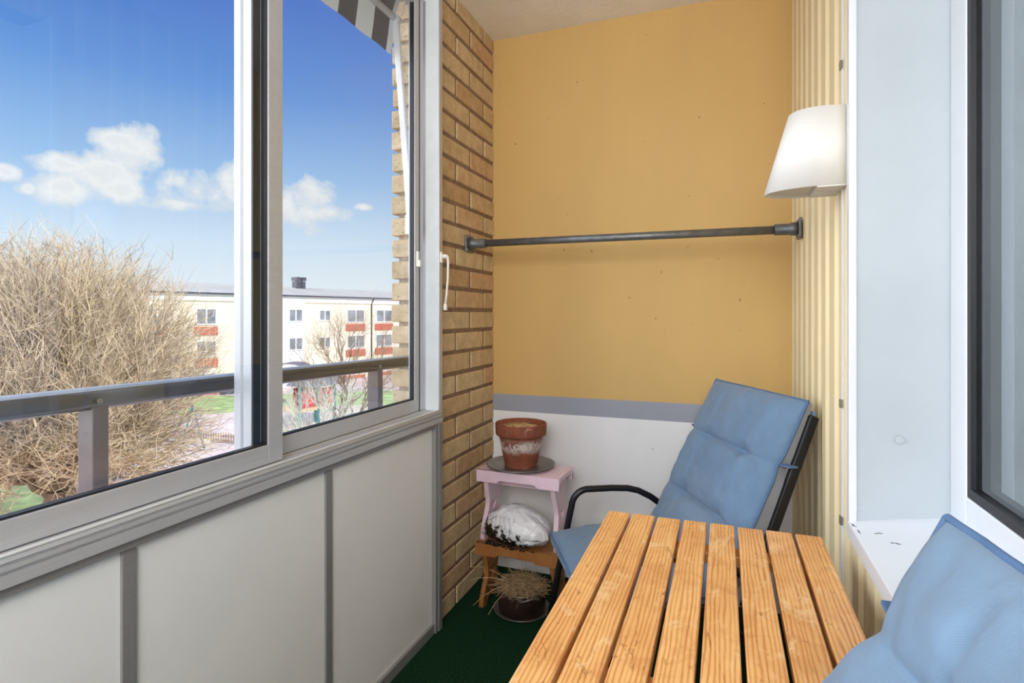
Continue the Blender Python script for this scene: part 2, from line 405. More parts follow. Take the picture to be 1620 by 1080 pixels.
# reveal lining and flange
root = S(empty('trim_2', (XW, OY, .7)))
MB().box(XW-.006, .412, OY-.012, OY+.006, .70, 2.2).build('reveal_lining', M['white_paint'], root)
MB().box(XW-.010, XW+.004, OY-.016, OY+.010, .704, 2.2).build('flange', M['upvc'], root, .002)
MB().tube([(.318, OY-.013, .905), (.318, OY-.017, .905)], .008, 16).build('cover_cap', M['white_paint'], root)
MB().extrude([(XW-.012, .735), (.412, .765), (.412, .745), (XW, .722), (XW-.004, .704), (XW-.012, .704)], 'y', -1.2, OY-.010).build('sill', M['upvc'], root, .002)
b = MB(); rc = random.Random(3)
for (yy, xx, L, a) in ((1.268, .236, .016, 1.4), (1.236, .238, .020, 1.5), (1.215, .262, .014, .3), (1.17, .275, .020, .6)):
    pts = []
    for k in range(6):
        t = k/5; x_ = xx+L*math.cos(a)*t+rc.uniform(-.0022, .0022); y_ = yy-L*math.sin(a)*t+rc.uniform(-.0022, .0022)
        pts.append((x_, y_, .735+(x_-XW+.012)*.1657+.0003))
    b.tube(pts, [.0003, .0009, .0005, .0012, .0006, .0003], 4)
b.build('paint_crack', M['gasket'], root)
# apartment window
root = S(empty('window_3', (.41, .4, .76)))
FX = .40
b = MB()
b.box(FX, FX+.07, 1.210, OY-.012, .758, 2.2).box(FX, FX+.07, -1.0, 1.210, .758, .826).box(FX, FX+.07, -1.0, 1.210, 2.12, 2.2).box(FX, FX+.07, -1.0, -.9, .832, 2.12)
b.build('window_frame', M['upvc'], root, .004)
b = MB()
b.box(FX+.002, FX+.045, 1.195, 1.210, .826, 2.12).box(FX+.002, FX+.045, -.9, 1.195, .826, .843).box(FX+.002, FX+.045, -.9, 1.195, 2.106, 2.12)
b.build('gasket', M['gasket'], root)
MB().box(FX+.010, FX+.016, -.9, 1.195, .843, 2.106).build('pane', mk_glass('window_glass', (236,240,242)), root)
# room behind the window
S(MB().box(3.2, 3.3, -1.8, 2.6, 0, ZC).box(.62, 3.3, 2.5, 2.6, 0, ZC).box(.62, 3.3, -1.8, -1.7, 0, ZC).box(.62, 3.3, -1.8, 2.6, -.1, 0).build('wall_room', M['room']))
b = MB(); prev = None
for k in range(161):
    y = -.7 + 1.9*k/160
    x = .56 + .020*math.sin(k*.62)+.012*math.sin(k*.23+1)
    p = (b.bm.verts.new((x, y, .35)), b.bm.verts.new((x, y, 2.3)))
    if prev: b.bm.faces.new((prev[0], p[0], p[1], prev[1]))
    prev = p
tag(b.build('window_curtain', M['curtain'], None, smooth=True), 'pale grey-blue curtain hanging in folds behind the apartment window glass', 'curtain')
# wall behind the camera
S(MB().box(-1.28, .6, -1.9, -1.8, 0, ZC).build('wall_front', M['dado']))

# parapet with panels
Y0 = -1.8; YE = 1.832
root = S(empty('wall_parapet', (-.98, 0, 0)))
prev = .117+.026
cuts = [Y0, -.957, -.957+.026, -.409, -.383, .125, .151, .673, .699, 1.2075, 1.2335, 1.79]
for y0, y1 in zip(cuts[0::2], cuts[1::2]):
    MB().box(-1.0, -.985, y0, y1, .03, .745).build('panel', M['panel'], root)
for y in cuts[1:-1:2]:
    MB().box(-1.01, -.979, y, y+.026, .03, .745).build('mullion', M['alu_dark'], root, .0015)
MB().box(-1.01, -.972, Y0, 1.79, .738, .756).build('upper_rail', M['alu_dark'], root)
MB().box(-1.02, -.974, Y0, 1.79, 0, .034).build('lower_rail', M['alu_dark'], root)
b = MB(); b.box(-1.02, -.968, 1.788, 1.806, 0, .756).box(-1.02, -.964, 1.806, 1.831, 0, .756); b.build('end_post', M['alu_dark'], root, .0015)
MB().box(-1.06, -1.0, Y0, YE-.002, 0, .75).build('outer_sheet', M['panel'], root)
# track profile
g = .0028
prof = [(-.962, .755), (-.962, .7765-g), (-.969, .7765-g), (-.969, .7765+g), (-.9625, .7765+g), (-.9625, .7885-g), (-.969, .7885-g), (-.969, .7885+g), (-.9635, .7885+g), (-.966, .8015), (-.971, .8015), (-.973, .797), (-.984, .797), (-.984, .800), (-1.010, .800), (-1.012, .797), (-1.018, .797), (-1.02, .800), (-1.075, .800), (-1.085, .79), (-1.085, .755)]
MB().extrude(prof, 'y', Y0, YE-.001).build('track', M['alu'], root)
MB().box(-.9725, -.9632, Y0, YE-.03, .7995, .8030).build('track_lip_highlight', M['alu_highlight'], root, .001)  # pale strip painting the highlight along the track ridge
MB().box(-1.085, -.965, Y0, YE, 2.30, ZC).build('head_track', M['alu'], root)
# jamb post beside the brick
root = S(empty('trim_3', (-.99, 1.815, .8)))
MB().box(-1.018, -.966, 1.803, 1.806, .80, 2.3).build('jamb_face', M['jamb_white'], root)
MB().box(-1.07, -.964, 1.8055, 1.832, .80, 2.3).build('jamb_post', M['alu'], root, .002)
# sliding sashes
def sash(name, xf, ya, yb, wl, wr, lab=None):
    root = S(empty(name, (xf, (ya+yb)/2, .808)))
    xb = xf-.026
    MB().box(xb, xf, ya+wl, yb-wr, .802, .846).build('bottom_rail', M['alu'], root, .0015)
    MB().box(xb, xf, ya+wl, yb-wr, 2.25, 2.30).build('top_rail', M['alu'], root, .0015)
    MB().box(xb, xf, ya, ya+wl, .802, 2.30).build('stile', M['alu'], root, .0015)
    MB().box(xb, xf, yb-wr, yb, .802, 2.30).build('stile', M['alu'], root, .0015)
    b = MB(); gx0, gx1 = xf-.019, xf-.004
    b.box(gx0, gx1, ya+wl, yb-wr, .846, .850).box(gx0, gx1, ya+wl, ya+wl+.004, .85, 2.25).box(gx0, gx1, yb-wr-.004, yb-wr, .85, 2.25); b.build('gasket', M['gasket'], root)
    MB().box(xf-.014, xf-.010, ya+wl, yb-wr, .85, 2.25).build('pane', M['glass'], root)
    return root
w1 = sash('window_1', -.985, -1.3, 1.059, .04, .045)
MB().box(-1.013, -1.009, .992, 1.062, .802, 2.3).build('weather_flange', M['gasket'], w1)
w2 = sash('window_2', -1.020, .998, 1.790, .036, .060)
MB().box(-1.074, -1.046, .996, 1.016, .802, 2.3).build('outer_stile', M['alu'], w2, .006, 3)
MB().box(-1.0205, -1.0185, 1.7585, 1.7625, .802, 2.3).build('dark_groove', M['gasket'], w2)  # thin black strip down the middle of the stile
p = at(659, 413, 1.97)
lt = MB().box(-1.02, -1.012, 1.735, 1.750, 1.316, 1.372).build('latch', M['plastic'], w2, .003)
MB().box(-1.013, -1.004, 1.737, 1.748, 1.316, 1.340).build('latch_button', M['plastic'], lt, .002)
# lever handle on the jamb post
h = empty('lever_handle', (-.964, 1.819, 1.36))
tag(h, 'thin white lever handle hanging on the grey window post beside the brick', 'handle')
MB().box(-.965, -.958, 1.811, 1.827, 1.335, 1.375).build('back_plate', M['plastic'], h, .002)
MB().tube([(-.958, 1.819, 1.358), (-.940, 1.819, 1.358)], .008, 14).build('spindle', M['plastic'], h)
MB().tube([(-.942, 1.816, 1.360), (-.938, 1.822, 1.356), (-.937, 1.8235, 1.34), (-.938, 1.823, 1.28), (-.942, 1.821, 1.22), (-.946, 1.819, 1.185)], [.005, .005, .0045, .004, .004, .0045], 10).build('lever', M['plastic'], h)
MB().lathe([(.006, -.016), (.0075, -.014), (.0065, .0), (.005, .008)], (-.946, 1.819, 1.178), 14).build('grip', M['plastic'], h)

# ------------------------------------------------------------------ pipe rail
root = empty('pipe_rail', (-.4, 2.105, 1.437))
tag(root, 'dark grey iron pipe rail spanning the balcony in front of the ochre wall', 'rail')
ya, yb = 2.097, 2.112
MB().tube([(XB+.05, ya, 1.437), (XW-.05, yb, 1.436)], .0145, 20).build('pipe', M['iron'], root)
for x, y, sgn in ((XB+.002, ya, 1), (XW-.001, yb, -1)):
    br = MB().box(min(x, x+sgn*.008), max(x, x+sgn*.008), y-.036, y+.036, 1.437-.034, 1.437+.034).build('flange', M['iron'], root, .002)
    MB().tube([(x+sgn*.006, y, 1.4365), (x+sgn*.03, y, 1.4365), (x+sgn*.032, y, 1.4365), (x+sgn*.080, y, 1.4365)], [.023, .0225, .0195, .0195], 20).build('socket', M['iron'], br)
    for dy, dz in ((-.026, -.025), (.026, -.025), (-.026, .025), (.026, .025)):
        MB().tube([(x+sgn*.006, y+dy, 1.437+dz), (x+sgn*.011, y+dy, 1.437+dz)], .0045, 8).build('screw', M['tray'], br)

# ------------------------------------------------------------------ wall lamp
root = empty('wall_lamp', (XW, 1.416, 1.42))
tag(root, 'white half-cone metal wall lamp mounted on the ribbed cream siding', 'lamp')
def Uprof(w, d, n=20):                    # plan outline: flat back, straight sides, rounded front
    pts = [(0, -w/2)]
    st = d*.35
    for i in range(n+1):
        a = -PI/2+PI*i/n
        pts.append((-(st+(d-st)*math.cos(a)), w/2*math.sin(a)))
    pts.append((0, w/2)); return pts
yc = 1.416; z0, z1 = 1.424, 1.592
b = MB()
def ring(w, d, z, tilt=0): return [b.bm.verts.new((XW-.002+x, yc+y, z + tilt*(-x))) for x, y in Uprof(w, d)]
r0 = ring(.128, .155, z0, -.02); r1 = ring(.120, .104, z1, .05); r0i = ring(.121, .150, z0, -.02); r1i = ring(.114, .099, z1, .05); r2 = ring(.115, .145, z0+.010, -.02)
for A, B_ in ((r0, r1), (r0i, r0), (r2, r0i)):
    for k in range(len(A)-1): b.bm.faces.new((A[k], A[k+1], B_[k+1], B_[k])).smooth = True
b.bm.faces.new(r1)
b.build('lamp_shade', M['lamp'], root)
b = MB(); r = [b.bm.verts.new((XW-.002+x, yc+y, z0+.004 + .02*x)) for x, y in Uprof(.122, .150)]; b.bm.faces.new(r); b.build('diffuser', M['lamp_in'], root)
MB().box(XW-.056, XW-.0015, yc-.062, yc-.008, z0-.004, z0+.010).build('mount_box', M['lamp'], root, .001)
MB().box(XW-.056, XW-.0015, yc-.005, yc+.050, z0-.005, z0+.010).build('mount_box', M['lamp'], root, .001)

# ------------------------------------------------------------------ slatted table
TZ = .68
root = empty('slatted_table', (-.032, .995, 0))
tag(root, 'small varnished pine table with eight worn slats, in the middle of the balcony', 'table')
x0, x1, ty0, ty1 = -.257, .193, .662, 1.335
pitch = (x1-x0+.0065)/8
for k in range(8):
    dy = (.000, .002, -.001, .001, .002, -.002, .001, 0)[k]
    MB().box(x0+k*pitch, x0+k*pitch+pitch-.0065, ty0+dy, ty1+dy, TZ-.022, TZ).build('slat', M['pine'], root, .003, 3)
for y in (ty0+.07, ty1-.115): MB().box(x0+.02, x1-.02, y, y+.045, TZ-.044, TZ-.022).build('cross_rail', M['pine'], root, .002)
for x in (x0+.03, x1-.05):
    MB().box(x, x+.02, ty0+.115, ty1-.115, TZ-.07, TZ-.044).build('side_rail', M['pine'], root, .002)
for x, y in ((x0+.028, ty0+.07), (x1-.058, ty0+.07), (x0+.028, ty1-.105), (x1-.058, ty1-.105)):
    MB().box(x, x+.03, y, y+.035, 0, TZ-.044).build('leg', M['pine'], root, .002)

# ------------------------------------------------------------------ reclining chairs (local: +x forward, +y sitter's left)
HW = .255
def chair_root(label):
    root = empty('reclining_chair'); tag(root, label, 'chair', 'black reclining garden chairs')
    for s in (-1, 1):
        y = s*(HW+.004)
        MB().bar((-.034, y, .872), (.166, y, .365), .018, .026, (1,0,0)).build('back_rail', M['black_steel'], root, .004)
        MB().bar((.188, y, .372), (.565, y, .352), .022, .028).build('seat_rail', M['black_steel'], root, .004)
        y = s*(HW+.036)
        arm = [(.598, y, .008), (.555, y, .235), (.515, y, .43)]
        arm += [(.445+.062*math.cos(a), y, .462+.062*math.sin(a)) for a in np.linspace(.05, PI*.45, 7)]
        arm += [(.36, y, .524), (.30, y, .521), (.26, y, .511), (.215, y, .488), (.18, y, .462), (.135, y, .44)]
        MB().tube(arm, .0115, 14).build('armrest', M['black_steel'], root)
        MB().tube([(.16, y, .452), (.10, y, .25), (.045, y, .008)], .0105, 12).build('leg', M['black_steel'], root)
        for x in (.598, .045): MB().lathe([(.013, 0), (.014, .004), (.013, .022)], (x, y, 0), 12).build('foot_cap', M['sling'], root)
    MB().tube([(-.026, -HW+.01, .868), (-.026, HW-.01, .868)], .011, 12).build('top_bar', M['black_steel'], root)
    MB().tube([(.56, -HW-.012, .352), (.56, HW+.012, .352)], .011, 12).build('front_bar', M['black_steel'], root)
    MB().tube([(.09, -HW-.036, .2), (.09, HW+.036, .2)], .009, 10).build('rear_stretcher', M['black_steel'], root)
    b = MB(); b.bar((-.026, 0, .866), (.186, 0, .385), 2*HW-.04, .004, (1,0,0)); b.build('back_sling', M['sling'], root)
    b = MB(); b.bar((.185, 0, .372), (.56, 0, .354), 2*HW, .004); b.build('seat_sling', M['sling'], root)
    return root
def cushion(label, mat, lift=0, first=.195, pinch_w=.035, flare=0):
    """long padded cushion: back part then seat part, following the chair's side profile"""
    pts = [Vector((-.005, .918)), Vector((.212, .462))]                   # front surface of the back, x,z
    dirb = (pts[1]-pts[0]).normalized(); path = []
    Lb = .50
    n1, n2 = 120, 60
    for i in range(n1): path.append(Vector((-.005, .918))+dirb*(Lb*i/(n1-1)))
    e = path[-1]; s0 = Vector((.235, .418)); s1 = Vector((.592, .402))
    for i in range(1, n2): path.append(s0.lerp(s1, i/(n2-1)))
    P = path
    # smooth the bend
    for _ in range(14):
        Q = P[:]
        for i in range(n1-10, n1+11): Q[i] = (P[i-1]+P[i]*2+P[i+1])/4
        P = Q
    nv, nu = len(P), 51
    cum = [0]
    for a, c in zip(P, P[1:]): cum.append(cum[-1]+(c-a).length)
    seams = [first, first+.205, .535, .70]
    top = []; bot = []; b = MB()
    for i in range(nv):
        d = (P[min(i+1, nv-1)]-P[max(i-1, 0)]).normalized(); nrm = Vector((-d.y, d.x))     # toward sitter
        if nrm.y < 0: nrm = -nrm
        s = cum[i]
        rt, rb = [], []
        for k in range(nu):
            u = -1+2*k/(nu-1)
            eu = 1-abs(u)**5
            ev = 1-abs(2*s/cum[-1]-1)**9
            pinch = 0
            for q in seams:
                line = (math.exp(-abs(s-q)/.006)*.60+.25*math.exp(-((s-q)/.03)**2))*(1 if abs(u) < .5 else .75*math.exp(-((abs(u)-.5)/.16)**2)+.25)
                dots = sum(math.exp(-(((s-q)/.02)**2+((u-c)/.07)**2))*.45 for c in (-.42, .42))
                pinch = max(pinch, line+dots)
            pinch += .16*math.exp(-((u+.42+.02*math.sin(s*20))/.03)**2)+.10*math.exp(-((u-.42)/.03)**2)
            wr = .006*noise.noise(Vector((u*3.1+s*6, s*12, 3.3+first)))+.004*noise.noise(Vector((u*7-s*9, s*20, 9)))+.002*noise.noise(Vector((u*22, s*50, 5)))
            thick = .040*max(0, eu*ev)**.55*(1-min(.92, pinch))
            y = u*HW*(1-pinch_w*math.exp(-((s-first)/.022)**2)+flare*math.exp(-((s-first-.10)/.055)**2))
            f = P[i]+nrm*(thick+wr*min(1, eu*2)-.016) + Vector((0, lift))
            h = P[i]-nrm*((.029+.012*max(0, eu)**.5+.026*math.sin(PI*min(1, s/.30)**.7*.5)*(1-.5*math.exp(-((s-first)/.03)**2))) if i < n1 else .045) + Vector((0, lift))
            rt.append(b.bm.verts.new((f.x, y, f.y))); rb.append(b.bm.verts.new((h.x, y, h.y)))
        top.append(rt); bot.append(rb)
    for i in range(nv-1):
        for k in range(nu-1):
            b.bm.faces.new((top[i][k], top[i][k+1], top[i+1][k+1], top[i+1][k])).smooth = True
            f = b.bm.faces.new((bot[i][k], bot[i+1][k], bot[i+1][k+1], bot[i][k+1])); f.smooth = True; f.material_index = 1
        for kk in (0, nu-1):
            f = b.bm.faces.new((top[i][kk], top[i+1][kk], bot[i+1][kk], bot[i][kk])); f.material_index = 1 if i < n1 else 0
    for ii in (0, nv-1):
        for k in range(nu-1): b.bm.faces.new((top[ii][k], top[ii][k+1], bot[ii][k+1], bot[ii][k]))
    loop = [v.co.copy() for v in top[0]]+[r[-1].co.copy() for r in top[1:-1]]+[v.co.copy() for v in reversed(top[-1])]+[r[0].co.copy() for r in reversed(top[1:-1])]
    tl = [r[0].co.copy() for r in top]; trr = [r[-1].co.copy() for r in top]
    uvl = b.bm.loops.layers.uv.new('uv'); b.bm.verts.index_update(); uvm = {}
    for i in range(nv):
        for k in range(nu): uvm[top[i][k]] = uvm[bot[i][k]] = ((-1+2*k/(nu-1))*HW, cum[i])
    for f in b.bm.faces:
        for lp in f.loops: lp[uvl].uv = uvm[lp.vert]
    o = b.build('chair_cushion', [mat, M['under']], None); tag(o, label, 'cushion', 'blue chair cushions')
    pp = MB(); pp.tube(loop+[loop[0]], .0042, 8, False); pp.build('piping', M['piping'], o)
    def near(side, s): return side[min(range(nv), key=lambda i: abs(cum[i]-s))]
    for side, sg in ((tl, -1), (trr, 1)):
        p = near(side, first-.004)
        MB().bar(p+Vector((-.012, -sg*.006, -.002)), p+Vector((-.016, sg*.046, .004)), .022, .005).build('strap', M['piping'], o, .001)
    # hood flap folded over behind the top edge
    b = MB(); pv = None; d = (P[1]-P[0]).normalized(); nm = Vector((-d.y, d.x)); nm = -nm if nm.y < 0 else nm
    for k in range(nu):
        u = -1+2*k/(nu-1); y = u*(HW+.006); row = []
        for t in range(6):
            q = P[0]+d*(.018+.022*t)-nm*(.040+.012*math.sin(PI*t/5)+.003*math.sin(u*9+t))+Vector((0, lift)); row.append(b.bm.verts.new((q.x, y, q.y)))
        if pv:
            for t in range(5): b.bm.faces.new((pv[t], pv[t+1], row[t+1], row[t])).smooth = True
        pv = row
    fl = b.build('hood_flap', mat, o); sm_ = fl.modifiers.new('thick', 'SOLIDIFY'); sm_.thickness = .006
    return o
def place(o, x, y, phi):
    o.location = (x, y, 0); o.rotation_euler.z = PI+phi
phi = math.radians(28); l_ = Vector((math.sin(phi), -math.cos(phi)))
TL = Vector((-.043, 2.15)); org = TL+l_*HW
ch1 = chair_root('black steel reclining garden chair in the far corner under the pipe rail')
place(ch1, org.x, org.y, phi)
cu1 = cushion('dusty blue tufted cushion on the far chair against the white wall', M['fabric'])
place(cu1, org.x, org.y, phi)
phi2 = math.radians(6); l2 = Vector((math.sin(phi2), -math.cos(phi2)))
org2 = Vector((.181, .648))+l2*HW
ch2 = chair_root('black steel reclining garden chair nearest the camera, beside the window sill')
place(ch2, org2.x-.004, org2.y, phi2)
cu2 = cushion('light blue cushion on the nearest chair, its corner rising before the window', M['fabric_near'], .042, .120, .06, .09)
place(cu2, org2.x, org2.y, phi2)

# ------------------------------------------------------------------ stools
def make_stool(mat, label, loc, rz, h):
    root = empty('step_stool'); tag(root, label, 'stool', 'stacked step stools')
    W, D = .34, .18
    # seat: board with deep front and back aprons
    MB().box(-W/2, W/2, .0175, D-.0175, h-.018, h).build('seat', mat, root)
    for y in (.0, D-.018):
        me = prism('apron', [(-W/2, h), (W/2, h), (W/2, h-.045), (W/2-.085, h-.045), (W/2-.10, h-.034), (-W/2+.10, h-.034), (-W/2+.085, h-.045), (-W/2, h-.045)], .018, mat)
        me.transform(Matrix.Translation((0, y+.009, 0)) @ Matrix.Rotation(PI/2, 4, 'X'))
        link('apron', me, mat, root)
    for s in (-1, 1):
        H = h-.018
        half = []
        for t in np.linspace(0, 1, 25):      # half width by height
            w = .070-.022*math.sin(PI*min(1, t*1.15))**1.2 if t < .87 else .048+.022*((t-.87)/.13)**.7
            w = .074 - .030*math.exp(-((t-.52)/.24)**2)
            half.append((w, t*H))
        out = [(w, z) for w, z in half]+[(-w, z) for w, z in reversed(half)]
        foot = [(-.04, 0), (-.03, .018), (-.015, .028), (0, .031), (.015, .028), (.03, .018), (.04, 0)]
        out = out + foot
        heart = []
        for a in np.linspace(0, 2*PI, 28, endpoint=False):
            x = 16*math.sin(a)**3; y = 13*math.cos(a)-5*math.cos(2*a)-2*math.cos(3*a)-math.cos(4*a)
            heart.append((x*.0013, H*.47+y*.0015))
        me = prism('leg', out, .018, mat, holes=[heart])
        me.transform(Matrix.Translation((s*.135, D/2, 0)) @ Matrix.Rotation(PI/2, 4, 'Z') @ Matrix.Rotation(PI/2, 4, 'X'))
        for v in me.vertices: v.co.x += s*.018*(1-v.co.z/H)
        link('side_leg', me, mat, root)
    MB().box(-.128, .128, D/2-.009, D/2+.009, h-.075, h-.045).build('stretcher', mat, root, .002)
    root.location = loc; root.rotation_euler.z = rz; return root
make_stool(M['stool_wood'], 'brown wooden step stool standing on the green floor against the brick', (-.737, 1.985, 0), math.radians(-2.5), .26)
make_stool(M['pink'], 'pink painted step stool standing on top of the brown stool', (-.738, 2.000, .26), math.radians(-2.5), .28)
PZ = .54
tc = (-.760, 2.112)
o = MB().lathe([(.02, 0), (.108, 0), (.118, .004), (.134, .012), (.137, .013), (.137, .0145), (.133, .0145), (.117, .0065), (.107, .003), (.02, .003)], (tc[0], tc[1], PZ), 64).build('round_tray', M['tray'])
tag(o, 'round dull tin tray under the terracotta pot on the pink stool', 'tray')
pz = PZ+.0035
root = empty('flower_pot', (tc[0], tc[1], pz)); tag(root, 'terracotta flower pot with white lime bloom and dry straw, on the tin tray', 'flower pot')
MB().lathe([(.010, 0), (.062, 0), (.064, .003), (.088, .122), (.0895, .125), (.099, .126), (.1015, .130), (.103, .168), (.1015, .172), (.096, .172), (.094, .168), (.086, .13), (.082, .13), (.01, .13)], (*tc, pz), 56).build('pot', M['terracotta'], root)
def straw(n, c, R, z, h, L, mat, parent, name='straw', flat=.5, r=.0011):
    b = MB()
    for _ in range(n):
        a = random.uniform(0, 2*PI); rr = R*math.sqrt(random.random()); p = Vector((c[0]+rr*math.cos(a), c[1]+rr*math.sin(a), z+random.uniform(0, h)))
        th = random.uniform(0, 2*PI); el = random.gauss(0, flat); d = Vector((math.cos(th)*math.cos(el), math.sin(th)*math.cos(el), abs(math.sin(el))))
        ln = L*random.uniform(.4, 1.1); bend = Vector((random.uniform(-1, 1), random.uniform(-1, 1), random.uniform(-.9, .3)))*ln*.3
        pts = [p+d*ln*(t-.5)+bend*(t*t) for t in (0, .33, .66, 1)]
        for q in pts:
            dx, dy = q.x-c[0], q.y-c[1]; qd = math.hypot(dx, dy)
            if q.z < z+.004: q.z = z+.004
        b.tube(pts, [r, r, r*.8, r*.5], 3, False)
    return tag(b.build(name, mat, parent), kind='stuff')
b = MB(); b.lathe([(.003, .160), (.05, .158), (.085, .140), (.086, .135), (.003, .132)], (*tc, pz), 30); b.build('soil', M['straw'], root)
straw(260, tc, .062, pz+.142, .022, .05, M['straw'], root, flat=.25)
# bag of soil
bx, by, bz = -.742, 2.050, .262
b = MB(); bmesh.ops.create_uvsphere(b.bm, u_segments=80, v_segments=50, radius=1)
for v in b.bm.verts:
    x, y, z = v.co
    sx = math.copysign(abs(x)**.75, x); sz = math.copysign(abs(z)**.85, z)
    n = noise.noise(Vector((x*2.4, y*2.4, z*2.4)))*.10+noise.noise(Vector((x*5, y*5, z*5)))*.08+abs(noise.noise(Vector((x*9, y*7, z*9))))*.07
    hh = .086*(1-.30*max(0, sx)) if z > 0 else .052
    v.co = Vector((sx*(.120+.024*min(1, max(0, (-y-.1)/.35)))*(1+n*.2), y*.092*(1+n*.5), sz*hh*(1+n)))
    v.co.z = max(v.co.z, -.052)
    v.co.z += .0 if z < 0 else -.10*max(0, v.co.x)*.6
for f in b.bm.faces: f.smooth = True
bag = b.build('soil_bag', M['bag']); bag.location = (bx, by, bz+.0525); bag.rotation_euler.z = math.radians(-4)
tag(bag, 'torn white plastic bag of dark soil lying between the pink stool legs', 'bag')
b = MB()
for k in range(9):
    a = PI+random.uniform(-.9, .9); d = Vector((math.cos(a)*.9, -abs(math.sin(a))*.5-.3, random.uniform(-.3, .7))).normalized()
    base = Vector((-.118, -.045, -.002+random.uniform(-.02, .025))); sd = d.cross(Vector((0, .3, 1))).normalized()
    L = random.uniform(.02, .038); w = random.uniform(.006, .011)
    A = [base-sd*w*.5, base+sd*w*.5]; Mid = [base+d*L*.6-sd*w+Vector((0, -.006, 0)), base+d*L*.6+sd*w]; T = base+d*L+Vector((0, 0, random.uniform(-.012, .008)))
    va = [b.bm.verts.new(p) for p in (A[0], A[1], Mid[1], Mid[0])]; vt = b.bm.verts.new(T)
    b.bm.faces.new(va); b.bm.faces.new((va[3], va[2], vt))
R = Matrix.LocRotScale(bag.location, bag.rotation_euler, None)
for v in b.bm.verts: v.co = R @ v.co
b.build('torn_flap', M['plastic'], bag)
b = MB()
for _ in range(70):
    t = random.random()**2; q = R @ Vector((-.118+.2*t, -.060-.016*math.sin(PI*t)+random.uniform(-.006, .03), -.050)); s_ = random.uniform(.001, .0045)
    b.obox((q.x, q.y, .2605+s_*.8), (s_, s_*.8, s_*.7), Matrix.Rotation(random.uniform(0, 3), 3, 'Z'))
tag(b.build('spilled_soil', M['soil'], bag), kind='stuff')
# pan with dry grass under the brown stool
pc = (-.735, 2.055)
o = MB().lathe([(.02, 0), (.092, 0), (.106, .006), (.110, .010), (.1115, .011), (.1105, .013), (.103, .0105), (.09, .004), (.02, .004)], (*pc, 0), 56).build('saucer', M['pan_rim']); tag(o, 'dull round metal dish under the dark pan on the floor', 'saucer')
root = empty('dark_pan', (*pc, .0045)); tag(root, 'dark brown enamel pan of dry grass under the brown stool', 'pan')
MB().lathe([(.01, 0), (.084, 0), (.091, .006), (.0965, .088), (.095, .091), (.092, .088), (.087, .012), (.01, .010)], (*pc, .0045), 56).build('pan_body', M['pan'], root)
b = MB(); b.tube([(pc[0]+.0965*math.cos(a), pc[1]+.0965*math.sin(a), .094) for a in np.linspace(0, 2*PI, 49)], .003, 8, False); b.build('rim', M['pan_rim'], root)
a0 = -.95
def pr_(a, r, z): return (pc[0]+r*math.cos(a), pc[1]+r*math.sin(a), z)
hd = MB().tube([pr_(a0-.34, .095, .080), pr_(a0-.30, .112, .084), pr_(a0-.12, .118, .092), pr_(a0+.12, .118, .098), pr_(a0+.30, .112, .094), pr_(a0+.34, .095, .088)], .0035, 8).build('handle', M['pan_rim'], root)
for a in (a0-.34, a0+.34): MB().tube([pr_(a, .093, .083), pr_(a, .102, .083)], .006, 10).build('rivet', M['tray'], hd)
b = MB(); b.lathe([(.005, .075), (.08, .07), (.086, .06), (.005, .055)], (*pc, .0045), 30); b.build('soil', M['soil'], root)
straw(620, pc, .084, .084, .030, .10, M['straw_dark'], root, 'dry_grass', .26, .0011)
b = MB()
for a, L, e in ((3.5, .16, .1), (3.9, .15, -.25), (1.9, .12, .9), (3.2, .17, .25), (4.3, .13, -.35), (5.2, .10, .2), (2.6, .13, .8), (1.2, .12, 1.0)):
    p = Vector((pc[0]+.05*math.cos(a), pc[1]+.05*math.sin(a), .105)); d = Vector((math.cos(a), math.sin(a), e))
    b.tube([p, p+d*L*.4+Vector((0, 0, .012)), p+d*L*.75+Vector((0, 0, .006)), p+d*L+Vector((0, 0, -.012))], [.0013, .0012, .001, .0006], 4, False)
b.build('long_stem', M['straw'], root)

# ------------------------------------------------------------------ outside: railing and awning
root = empty('balcony_railing', (-1.12, 1.2, .75)); tag(root, 'dark brown painted handrail on posts outside the sliding windows', 'railing')
A = Vector((-1.139, -1.6, 1.0215)); B_ = Vector((-1.139, 1.865, .9690))
def rz_(y): return 1.010-.0151*(y-.568)
b = MB(); prof = []
for a in np.linspace(0, 2*PI, 28, endpoint=False):
    x = .020*math.copysign(abs(math.cos(a))**.55, math.cos(a)); z = .0215*math.copysign(abs(math.sin(a))**.6, math.sin(a)); prof.append((x, z))
b = MB(); rings = []
for y in (-1.7, YO-.008):
    rings.append([b.bm.verts.new((-1.139+x, y, rz_(y)-.0215+z)) for x, z in prof])
for k in range(28): b.bm.faces.new((rings[0][k], rings[0][(k+1)%28], rings[1][(k+1)%28], rings[1][k])).smooth = True
b.bm.faces.new(rings[0]); b.bm.faces.new(list(reversed(rings[1])))
o = b.build('handrail', [M['rail_paint'], M['rail_top_sheen']], root)
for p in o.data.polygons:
    if p.normal.z > .62: p.material_index = 1  # upward faces take the painted sky reflection
for y in (-1.16, -.22, .714, 1.652):
    ps = MB().box(-1.163, -1.120, y, y+.030, .45, rz_(y)-.036).build('post', M['post_paint'], root, .002)
    MB().tube([(-1.122, y+.012, rz_(y)-.026), (-1.1165, y+.012, rz_(y)-.026)], .005, 12).build('bolt', M['tray'], ps)
MB().box(-1.165, -1.118, -1.7, YO-.008, .45, .475).build('lower_rail', M['rail_paint'], root, .002)
